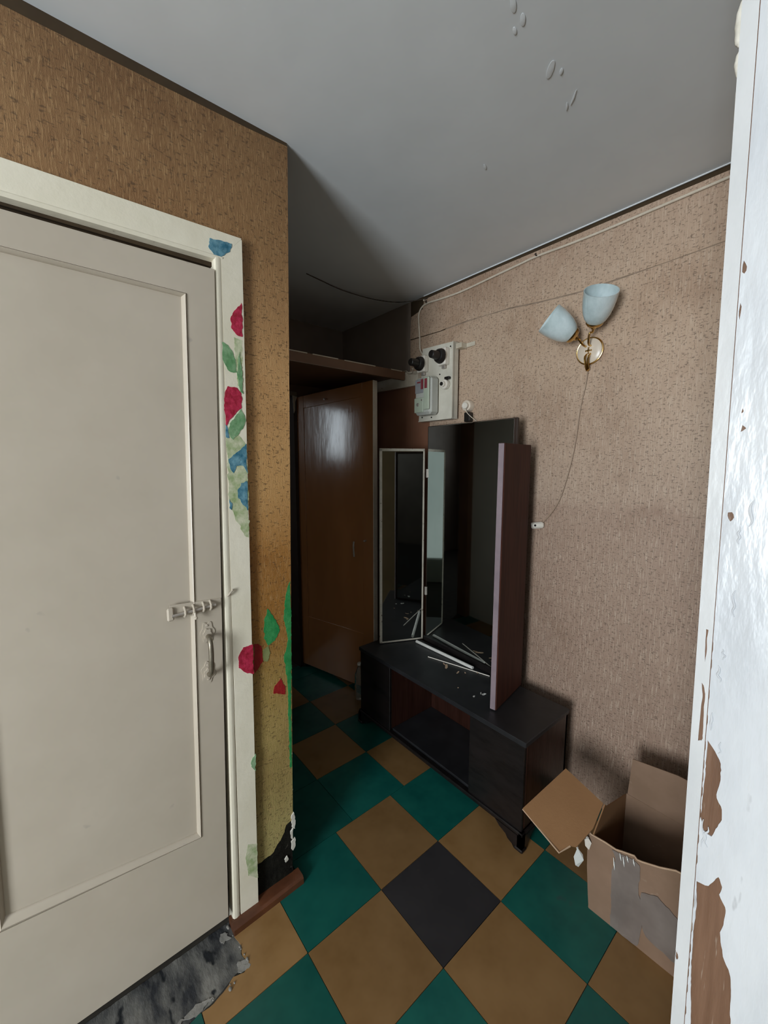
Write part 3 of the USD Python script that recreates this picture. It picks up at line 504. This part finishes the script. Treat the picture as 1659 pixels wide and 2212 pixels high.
ha, hb_ = np.array([.575, 1.655]), np.array([.746, .985]); dv = (hb_-ha); LL = np.linalg.norm(dv); dv /= LL; nv = np.array([dv[1], -dv[0]]); nv = nv if nv[0] < 0 else -nv
def dl_(s0, s1, t0, t1, z0, z1, b=.0):
    """box on the door leaf: s along it from the hinge, t out of its front face"""
    e = bx(s0, s1, t0, t1, z0, z1, b); v = e.vertices.copy(); e.vertices = np.stack([ha[0]+dv[0]*v[:, 0]+nv[0]*v[:, 1], ha[1]+dv[1]*v[:, 0]+nv[1]*v[:, 1], v[:, 2]+.06*v[:, 0]*(v[:, 2] > 1)], 1)
    e.fix_normals(); return e
ST = .085
part('leaf_panel', dl_(ST-.01, LL-ST+.01, -.030, -.004, .40, 1.915), 'red_brown_door', bd)
part('stile', dl_(0, ST, -.04, 0, .03, 1.99, .002), 'red_brown_door', bd)
part('stile', dl_(LL-ST, LL, -.04, 0, .03, 1.99, .002), 'red_brown_door', bd)
part('rail', dl_(ST-.001, LL-ST+.001, -.04, -.0003, 1.905, 1.99, .002), 'red_brown_door', bd)
part('rail', dl_(ST-.001, LL-ST+.001, -.04, -.0003, .03, .41, .002), 'red_brown_door', bd)
part('edge_strip', dl_(LL-.0005, LL+.003, -.041, .002, .03, 1.99, .001), 'pale_edge', bd, 'cream painted edge of the leaf')
hd2 = part('handle', tube(spline([np.r_[ha+dv*(LL-.135)+nv*.03, 1.03], np.r_[ha+dv*(LL-.135)+nv*.035, 1.0], np.r_[ha+dv*(LL-.135)+nv*.03, .93]], 5), .006, 8), 'dull_metal', bd, 'metal door pull')
part('lock_stub', cyl(np.r_[ha+dv*(LL-.06), 1.04], np.r_[ha+dv*(LL-.06)+nv*.02, 1.04], .006, 10), 'dull_metal', bd)
part('hook', cyl(np.r_[ha+dv*.30+nv*.001, 1.955], np.r_[ha+dv*.30+nv*.02, 1.95], .005, 8), 'dull_metal', bd)
t3 = thing('trim_3', 'dark frame of the far doorway with a broken pale corner', 'trim', kind='structure')
part('frame_post', bx(.555, .585, YB-.012, YB+.12, 0, 2.0, .002), 'dark_frame', t3)
part('frame_head', bx(-.44, .585, YB-.011, YB+.12, 2.0, 2.03, .002), 'old_plaster', t3)
part('broken_corner', plate([(.548, YB-.014, 2.0), (.582, YB-.014, 1.995), (.568, YB-.014, 1.96), (.565, YB-.014, 1.90), (.556, YB-.014, 1.88), (.552, YB-.014, 1.94)], .004), 'cream_paint', t3, 'chipped pale piece of the frame')

# ---------------------------------------------------------------- low cabinet
cab = thing('low_cabinet', 'low black-topped dresser cabinet with bracket feet under the three-part mirror', 'cabinet', loc=(.69, .29, 0))
cx0, cx1, cy_0, cy_1, ct = .522, .866, -.240, .832, .467
part('cabinet_top', bx(cx0-.006, cx1, cy_0-.006, cy_1+.004, ct-.022, ct, .003), 'black_top', cab)
def pedestal(y0, y1):
    p = part('pedestal', [bx(cx0+.018, cx1-.004, y0, y0+.016, .07, ct-.022), bx(cx0+.018, cx1-.004, y1-.016, y1, .07, ct-.022), bx(cx1-.016, cx1-.004, y0, y1, .07, ct-.022), bx(cx0+.018, cx1-.004, y0, y1, .07, .086)], 'mahogany', cab)
    d = part('pedestal_door', bx(cx0+.002, cx0+.018, y0+.002, y1-.002, .072, ct-.024, .002), 'dark_veneer', p)
pedestal(cy_0, .03); pedestal(.565, cy_1)
part('back_panel', bx(cx1-.014, cx1-.004, .03, .565, .06, ct-.022), 'mahogany', cab)
part('lower_shelf', bx(cx0+.02, cx1-.014, .03, .565, .07, .088, .002), 'black_top', cab)
part('plinth', bx(cx0+.006, cx0+.026, cy_0+.05, cy_1-.05, .045, .07, .002), 'dark_veneer', cab)
part('base_moulding', [bx(cx0-.008, cx0+.02, cy_0-.008, cy_1+.006, .062, .078, .004), bx(cx0-.008, cx1, cy_0-.008, cy_0+.012, .062, .078, .004), bx(cx0-.008, cx1, cy_1-.012, cy_1+.006, .062, .078, .004)], 'dark_veneer', cab)
def foot(x, y, sx, sy):
    """ogee bracket foot at a corner: two scrolled brackets"""
    prof = [(0, 0), (.035, 0), (.045, .012), (.065, .020), (.075, .034), (.105, .046), (.125, .064), (0, .064)]
    A = onX(Polygon([(y+sy*p, q) for p, q in prof]), min(x, x+sx*.022), max(x, x+sx*.022))
    B = onY(Polygon([(x+sx*p*.8, q) for p, q in prof]), min(y, y+sy*.022), max(y, y+sy*.022))
    pad = bx(x-.004*sx, x+sx*.034, y-sy*.004, y+sy*.034, 0, .014, .004)
    part('bracket_foot', [A, B, pad], 'dark_veneer', cab, smooth=25)
foot(cx0-.010, cy_0-.010, 1, 1); foot(cx0-.010, cy_1+.006, 1, -1); foot(cx1, cy_0-.008, -1, 1); foot(cx1, cy_1+.006, -1, -1)

# ---------------------------------------------------------------- three-part mirror on the cabinet
mir = thing('triple_mirror', 'tall dusty three-part mirror with folded wings on the dark cabinet', 'mirror', loc=(.86, .36, ct))
zb = ct+.001
cl_, cr_ = np.array([.882, .655]), np.array([.848, .070])     # centre panel, left and right ends of its front face
def panel_box(a, b, s0, s1, t0, t1, z0, z1, bev=0.):
    d = (b-a)/np.linalg.norm(b-a); n_ = np.array([d[1], -d[0]])
    e = bx(s0, s1, t0, t1, z0, z1, bev); v = e.vertices.copy(); e.vertices = np.stack([a[0]+d[0]*v[:, 0]+n_[0]*v[:, 1], a[1]+d[1]*v[:, 0]+n_[1]*v[:, 1], v[:, 2]], 1); e.fix_normals(); return e
CW = np.linalg.norm(cr_-cl_)
# t>0 is toward +? : check the side that faces the room (-x)
d_ = (cr_-cl_)/CW; front = 1 if np.array([d_[1], -d_[0]])[0] < 0 else -1
c = part('center_panel', panel_box(cl_, cr_, -.004, CW+.012, -front*.022, -front*.004, zb, 1.742, .004), 'dark_frame', mir)
part('mirror_glass', panel_box(cl_, cr_, .008, CW-.004, -front*.004, front*.0005, zb+.03, 1.738, .001), 'mirror_glass', c)
part('side_backing', panel_box(cl_, cr_, CW+.0122, CW+.058, -front*.024, -front*.012, zb, 1.60, .002), 'wing_back', c)
part('bottom_rail', panel_box(cl_, cr_, 0, CW, -front*.004, front*.012, zb, zb+.03, .002), 'dark_veneer', c)
for z in (.75, 1.45):
    part('hinge', panel_box(cl_, cr_, -.003, .010, 0, front*.006, z, z+.05, .001), 'dull_metal', c)
    part('hinge', panel_box(cl_, cr_, CW-.010, CW+.003, 0, front*.006, z, z+.05, .001), 'dull_metal', c)
def wing(a, b, inner_sign, fm, label):
    L = np.linalg.norm(b-a); s_ = inner_sign
    w = part('wing', panel_box(a, b, 0, L, -s_*.016, -s_*.002, zb+.003, 1.615, .002), 'wing_back', mir, label)
    part('mirror_glass', panel_box(a, b, .010, L-.012, -s_*.002, s_*.0015, zb+.012, 1.605, .001), 'mirror_glass', w)
    part('wing_frame', [panel_box(a, b, 0, .010, -s_*.004, s_*.003, zb+.003, 1.615, .001), panel_box(a, b, L-.016, L+.0, -s_*.004, s_*.003, zb+.003, 1.615, .001), panel_box(a, b, 0, L, -s_*.004, s_*.003, 1.601, 1.616, .001), panel_box(a, b, 0, L, -s_*.004, s_*.003, zb+.003, zb+.012, .001)], fm, w)
    return w
wl0, wl1 = np.array([.876, .668]), np.array([.631, .783])
wr0, wr1 = np.array([.868, .010]), np.array([.598, -.036])
wL = wing(wl0, wl1, -1 if np.cross(wl1-wl0, np.array([-.1, -.3])) > 0 else 1, 'mirror_edge_paint', 'left wing with its mirror side to the room')
wR = wing(wr0, wr1, 1 if np.cross(wr1-wr0, np.array([-.1, .3])) < 0 else -1, 'dark_frame', 'right wing seen from its red-brown back')
d_ = (wr1-wr0)/np.linalg.norm(wr1-wr0); LR = np.linalg.norm(wr1-wr0)
part('wing_edge', panel_box(wr0, wr1, LR+.0002, LR+.003, -.0120, .0120, zb+.004, 1.614, .001), 'wing_edge', wR, 'pale lilac front edge of the right wing')

# small things on the cabinet top
tb = part('plastic_tube', tube([(.812, .676-.02, ct+.009), (.813, .45, ct+.009), (.814, .240, ct+.009)], .0085, 14), 'tube_plastic', None, 'white plastic tube lying along the foot of the mirror', cat='tube')
st = part('thin_rod', tube([(.733, .484, ct+.003), (.778, .31, ct+.004), (.822, .141, ct+.003)], .0024, 8), 'porcelain', None, 'thin pale rod lying beside the white tube', cat='rod')
labs = ['larger pale scrap of torn paper behind the thin rod', 'narrow paper scrap by the middle of the thin rod', 'tiny crumb beside the narrow paper scrap', 'small round crumb in front of the right wing', 'bent white scrap touching the right wing', 'thin curled scrap next to the bent white scrap', 'tiny speck in the middle of the cabinet top', 'sliver of paper left of the larger scrap', 'flat crumb close to the mirror rail']
for i, (x, y, a, L, w) in enumerate(((.733, .349, .6, .05, .016), (.728, .268, .2, .03, .009), (.754, .240, 1.2, .012, .006), (.621, .082, 0, .012, .009), (.668, .062, -.4, .024, .012), (.66, .074, .5, .02, .005), (.621, .176, .2, .009, .006), (.742, .372, 1.1, .03, .007), (.80, .20, .3, .014, .008))):
    pg = rough(Polygon([(-L/2, -w*.3), (-L*.1, -w/2), (L/2, -w*.1), (L*.3, w*.5), (-L*.4, w*.35)]), .004, .0022, 70+i)
    e = onZ(pg, 0, .0014); e = e.subdivide(); vv = e.vertices.copy(); vv[:, 2] += .004*np.abs(vv[:, 0])/L*(i % 3); e.vertices = vv
    e.apply_transform(trimesh.transformations.rotation_matrix(a, [0, 0, 1])); e.apply_translation([x, y, ct+.0006])
    part('paper_scrap', e, 'tube_plastic' if i in (3, 4, 5) else 'cardboard_edge', None, labs[i], cat='scrap', group='scraps on the cabinet top', smooth=False)

# ---------------------------------------------------------------- clear bottle on the floor between cabinet and brown door
bo = thing('plastic_bottle', 'clear empty plastic bottle on the floor at the dark end of the cabinet', 'bottle', loc=(.655, 1.02, .0012))
bp_ = (.655, 1.02, .0012)
part('body', lathe([(0, 0), (.024, 0), (.031, .005), (.032, .06), (.029, .07), (.032, .08), (.032, .13), (.029, .14), (.032, .15), (.030, .175), (.016, .215), (.012, .222), (.012, .236), (.0105, .236), (.0105, .222), (.0145, .214), (.0285, .174), (.0305, .15), (.0275, .14), (.0305, .13), (.0305, .08), (.0275, .07), (.0305, .06), (.0295, .006), (.023, .0015), (0, .0015)], bp_, (0, 0, 1), 28), 'bottle_plastic', bo, smooth=40)
part('cap', cyl((bp_[0], bp_[1], .233), (bp_[0], bp_[1], .249), .0145, 18), 'porcelain', bo)

# ---------------------------------------------------------------- wall lamp with two opal shades
lp = thing('wall_lamp', 'brass wall lamp with two bluish opal glass shades and a round plate', 'lamp', loc=(XR, -.194, 2.0))
pc = np.array([XR-.001, -.194, 2.0])
part('wall_plate', lathe([(0, 0), (.052, 0), (.052, .008), (.046, .013), (.03, .017), (0, .019)], pc, (-1, 0, 0), 36), 'enamel', lp, 'cream enamelled disc', smooth=40)
tor = [pc+np.array([-.008, .053*math.cos(a), .053*math.sin(a)]) for a in np.linspace(0, 2*math.pi, 41)]
part('plate_rim', tube(tor, .0032, 8, caps=False), 'brass', lp)
ros = part('rosette', [cyl(pc+[-.017, 0, 0], pc+[-.022, 0, 0], .006, 12)]+[trimesh.creation.icosphere(1, .004).apply_translation(pc+np.array([-.018, .010*math.cos(a), .010*math.sin(a)])) for a in np.arange(4)*math.pi/2], 'brass', lp)
def shade(base, axis, name):
    base = np.array(base, float); axis = np.array(axis, float); axis /= np.linalg.norm(axis)
    out = [(.018, 0), (.030, .008), (.042, .024), (.051, .046), (.057, .072), (.0605, .100), (.0615, .128)]
    prof = [(0, .002)]+[(.016, 0)]+out+[(r-.0028, h) for r, h in out[::-1]]+[(0, .004)]
    s = part('shade', lathe(prof, base, axis, 36), 'opal_glass', lp, name, smooth=40)
    part('gallery', lathe([(0, -.016), (.010, -.016), (.012, -.010), (.026, -.004), (.032, .004), (.033, .011), (.0305, .011), (.028, .004), (0, -.002)], base, axis, 28), 'brass', s, smooth=30)
    part('lamp_holder', lathe([(0, .004), (.012, .004), (.012, .045), (.009, .046), (0, .046)], base, axis, 16), 'porcelain', s)
    return base, axis
bR, aR = shade((.905, -.236, 2.083), (-.547, -.396, .736), 'right shade, open rim towards the camera')
bL, aL = shade((.905, -.156, 2.055), (-.60, .56, .57), 'left shade, tipped away to the left')
for b_, a_, y0 in ((bR, aR, -.201), (bL, aL, -.182)):
    st_ = np.array([XR-.014, y0, 2.018]); en = b_-a_*.014
    part('arm', tube(spline([st_, st_+[-.03, (en[1]-y0)*.1, .004], (st_+en)/2+[-.026, 0, .008], en-a_*.018, en], 6), .0042, 10), 'brass', lp)
for dy, L in ((-.008, .0), (.007, .004)):
    part('lower_scroll', tube(spline([pc+[-.014, dy, -.012], pc+[-.032, dy, -.028], pc+[-.030, dy*.7, -.052], pc+[-.018, dy*.5, -.072-L], pc+[-.008, dy*.3, -.074-L]], 6), .0042, 10), 'brass', lp)
cord_pts = [(.972, -.191, 1.925), (.974, -.184, 1.86), (.974, -.168, 1.773), (.973, -.156, 1.636), (.973, -.141, 1.54), (.972, -.122, 1.453), (.971, -.098, 1.37), (.971, -.067, 1.312), (.971, -.030, 1.265), (.970, -.012, 1.246)]
part('cord', tube(spline(cord_pts, 6), .0022, 8), 'flex', lp, 'thin twisted brown flex')
sw = part('cord_switch', obox((.966, -.030, 1.246), (.966, .034, 1.234), .030, .024, (1, 0, 0), .007), 'porcelain', lp, 'white switch hanging on the flex')
part('rocker', cyl((.9545, .005, 1.240), (.950, .005, 1.240), .005, 12), 'bakelite', sw)

# ---------------------------------------------------------------- electricity panel
ep = thing('electric_panel', 'cream fuse and meter panel with black plug fuses above the mirror', 'electric panel', loc=(.93, .62, 1.98))
px = .92
part('board', onX(Polygon([(.765, 1.781), (.503, 1.777), (.504, 2.183), (.738, 2.189), (.748, 2.0)]).buffer(-.003).buffer(.003), px, px+.012), 'panel_white', ep, 'cream backing board')
part('board_flange', [onX(Polygon([(.506, 1.777), (.503, 1.777), (.504, 2.183), (.507, 2.183)]), px-.006, px+.04), bx(px-.006, px+.03, .503, .763, 1.776, 1.780)], 'panel_white', ep)
for q in ((px+.012, XR-.001, .462, .50, 2.145, 2.172, .002), (px+.012, XR-.001, .70, .715, 2.12, 2.16, .002), (XR-.008, XR-.001, .405, .461, 2.150, 2.172, .002)): part('bracket', bx(*q), 'cream_paint', ep)
def fuse(y, z):
    f_ = part('fuse_holder', bx(px-.036, px-.0005, y-.030, y+.030, z-.045, z+.045, .004), 'porcelain', ep)
    part('fuse_cap', [cyl((px-.036, y, z), (px-.064, y, z), .040, 20, .035), cyl((px-.060, y, z), (px-.116, y, z), .024, 16, .020)], 'bakelite', f_, 'black plug fuse')
    part('fuse_terminal', bx(px-.018, px-.001, y-.012, y+.012, z-.062, z-.044, .002), 'dull_metal', f_)
fuse(.720, 2.098); fuse(.562, 2.110)
mt = part('meter', [bx(px-.075, px-.001, .600, .728, 1.805, 2.012, .014)], 'meter_plastic', ep, 'grey electricity meter')
part('meter_front', [bx(px-.086, px-.074, .604, .646, 1.83, 2.006, .004), bx(px-.081, px-.074, .651, .722, 1.818, 1.90, .004)], 'meter_green', mt)
part('meter_window', bx(px-.0785, px-.0745, .654, .718, 1.925, 2.000, .002), 'grey_window', mt)
part('meter_label', [bx(px-.0880, px-.0855, .615, .635, 1.945, 1.997), bx(px-.0805, px-.0780, .653, .670, 1.945, 1.999), bx(px-.0802, px-.0780, .675, .700, 1.980, 1.988)], 'red_label', mt, 'dark red register figures')
part('meter_screw', cyl((px-.0805, .690, 1.862), (px-.087, .690, 1.862), .009, 12), 'dull_metal', mt); part('meter_screw', cyl((px-.0805, .660, 1.885), (px-.085, .660, 1.885), .005, 10), 'dull_metal', mt)
bu = part('push_button', [cyl((px, .548, 1.962), (px-.028, .548, 1.962), .026, 24), cyl((px-.028, .548, 1.962), (px-.042, .548, 1.962), .016, 20)], 'porcelain', ep, 'round white button')
part('button_cap', cyl((px-.041, .548, 1.962), (px-.048, .548, 1.962), .010, 16), 'bakelite', bu); part('button_clip', bx(px-.02, px-.001, .518, .552, 1.987, 2.002, .003), 'bakelite', bu)
for (y, z) in ((.525, 2.16), (.60, 2.025), (.66, 1.795), (.735, 1.80)):
    part('screw', cyl((px+.001, y, z), (px-.004, y, z), .004, 8), 'bakelite', ep)
so = thing('wall_socket', 'small round socket with a white plug on the wall beside the meter panel', 'socket', loc=(XR, .40, 1.85))
part('socket_body', lathe([(0, 0), (.030, 0), (.031, .02), (.028, .033), (.02, .037), (0, .037)], (XR-.001, .432, 1.84), (-1, 0, 0), 28), 'enamel', so)
pgp = part('plug', [cyl((XR-.036, .428, 1.838), (XR-.058, .424, 1.838), .017, 18)], 'porcelain', so)
part('plug_cord', tube(spline([(XR-.05, .425, 1.825), (XR-.045, .415, 1.80), (XR-.03, .395, 1.775), (XR-.006, .38, 1.755)], 5), .002, 8), 'cable_white', pgp)
ad = part('black_adapter', [bx(XR-.035, XR-.001, .408, .446, 1.755, 1.805, .004)], 'bakelite', None, 'little black switch box on the wall under the round socket', cat='switch box')

# cables
cb = thing('cable', 'white cable along the top of the papered wall and down to the meter panel', 'cable', loc=(XR, .4, 2.4))
cpts = [(.95, .735, 2.14), (.966, .802, 2.20), (.972, .816, 2.28), (.973, .825, 2.36), (.973, .826, 2.415), (.973, .805, 2.446), (.973, .759, 2.459), (.973, .65, 2.452), (.973, .501, 2.447), (.973, .28, 2.457), (.973, .15, 2.463), (.973, .068, 2.466), (.973, -.06, 2.461), (.973, -.21, 2.458), (.973, -.4, 2.460), (.973, -.612, 2.463), (.973, -.85, 2.466)]
part('sheath', tube(spline(cpts, 8), .0048, 10), 'cable_white', cb)
for (y, z) in ((.068, 2.468), (.76, 2.462)):
    part('clip', tube([(XR-.003, y-.006, z-.004), (XR-.014, y, z), (XR-.012, y+.006, z+.008), (XR-.003, y+.008, z+.014)], .003, 8), 'cable_dark', cb)
part('nail', cyl((XR-.002, .775, 2.478), (XR-.025, .77, 2.475), .005, 8), 'cream_paint', cb)
cd = part('ceiling_wire', tube(spline([(.972, .759, 2.486), (.91, .84, 2.478), (.852, .92, 2.483), (.725, .985, 2.492), (.545, 1.01, 2.501), (.402, .99, 2.505), (.30, .97, 2.506)], 8), .0026, 8), 'cable_dark', None, 'dark wire sagging under the ceiling at the end of the white cable', cat='wire')
c2 = part('fuse_cable', tube(spline([(.868, .765, 2.076), (.90, .80, 2.065), (.945, .86, 2.075), (.960, .905, 2.085), (.966, .93, 2.103), (.966, 1.05, 2.105), (.966, 1.3, 2.105)], 8), .0035, 8), 'cable_white', None, 'short pale cable from the left fuse to the shelf', cat='cable')

# ---------------------------------------------------------------- cardboard box
bxn = thing('cardboard_box', 'open torn cardboard box with flung-out flaps beside the white door frame', 'box', loc=(.66, -.68, 0))
fx, bx_, sy0, sy1 = .517, .80, -.508, -.840
ft = [(sy0, 0.0), (sy0+.014, .15), (sy0+.020, .292), (-.500, .279), (-.545, .284), (-.579, .2845), (-.600, .293), (-.632, .305), (-.640, .298), (-.654, .302), (-.700, .322), (-.74, .345), (sy1, .36), (sy1, 0)]
def wobble(mm, amp=.004, sc=6, seed=2):
    mm = mm.subdivide().subdivide(); d = meshkit.fbm(mm.vertices*sc, 3, seed)-.5; v = mm.vertices.copy(); v[:, 0] += amp*d*2*(v[:, 2] > .01); mm.vertices = v; return mm
part('front_panel', wobble(onX(Polygon(ft), fx-.002, fx+.002), .003), 'cardboard_worn', bxn, 'scuffed front with a strip of torn tape')
part('side_panel', onY(Polygon([(fx, .0), (fx, .288), (.594, .350), (.62, .33), (.794, .276), (.80, 0)]), sy0-.002, sy0+.002), 'cardboard', bxn)
part('side_panel', onY(Polygon([(fx, 0), (fx, .35), (.80, .30), (.80, 0)]), sy1-.002, sy1+.002), 'cardboard', bxn)
part('back_panel', bx(bx_, bx_+.004, sy1, sy0, 0, .276), 'cardboard_worn', bxn)
part('bottom_panel', bx(fx, bx_, sy1, sy0, .001, .005), 'cardboard', bxn)
part('flap', plate([(.802, -.512, .276), (.815, -.517, .418), (.815, -.66, .44), (.812, -.838, .435), (.802, -.838, .276)], .004), 'cardboard_worn', bxn, 'back flap standing up against the wall')
fl_ = [(.594, -.503, .352), (.631, -.350, .370), (.437, -.290, .270), (.392, -.452, .254), (.430, -.470, .268), (.437, -.487, .272), (.515, -.507, .300)]
part('flap', plate(fl_, .004), 'cardboard', bxn, 'large brown flap folded out over the cabinet side')
part('torn_edge', tube([(p[0], p[1], p[2]-.001) for p in fl_[2:5]], .003, 6), 'cardboard_edge', bxn)
part('torn_edge', tube([(fx-.002, y, z+.0005) for y, z in ft[2:13]], .0028, 6), 'cardboard_edge', bxn)
part('tape', wobble(onX(rough(Polygon([(-.566, .278), (-.58, .258), (-.572, .20), (-.576, .10), (-.58, .003), (-.66, .003), (-.67, .10), (-.652, .2), (-.65, .285), (-.628, .292), (-.60, .282)]), .012, .004, 6), fx-.0046, fx-.0030), .003), 'packing_tape', bxn, 'greyish strip of packing tape')
part('tape', wobble(onX(rough(Polygon([(-.66, .20), (-.70, .225), (-.78, .19), (-.82, .10), (-.78, .05), (-.68, .06), (-.655, .12)]), .012, .006, 16), fx-.0046, fx-.0034), .003), 'packing_tape', bxn)
for i, (y, z, L) in enumerate(((-.575, .255, .04), (-.592, .285, .022), (-.602, .280, .03), (-.612, .292, .018), (-.630, .296, .02))):
    part('tape_tatter', tube([(fx-.006, y, z), (fx-.009, y-.004, z-L*.5), (fx-.007, y-.006, z-L)], [.0008, .002, .0006], 6), 'white_scrap', bxn)
sc_ = thing('plastic_scrap', 'white crumpled plastic tag dangling between the box front and its brown flap', 'scrap', loc=(.49, -.48, .2))
def ctrp(l): return l
part('tag_body', hull([(.478, -.474, .232), (.462, -.470, .205), (.470, -.474, .170), (.486, -.478, .155), (.496, -.484, .178), (.494, -.486, .205), (.474, -.468, .20), (.49, -.492, .19)]), 'white_scrap', sc_, smooth=False)
part('tag_strip', tube(spline([(.478, -.474, .230), (.470, -.470, .25), (.474, -.476, .270), (.492, -.488, .279), (.505, -.495, .268)], 5), [.004]*21, 6), 'tube_plastic', sc_)
part('tag_loop', plate([(.505, -.496, .270), (.512, -.504, .252), (.506, -.500, .226), (.498, -.490, .24), (.496, -.488, .262)], .003), 'porcelain', sc_)
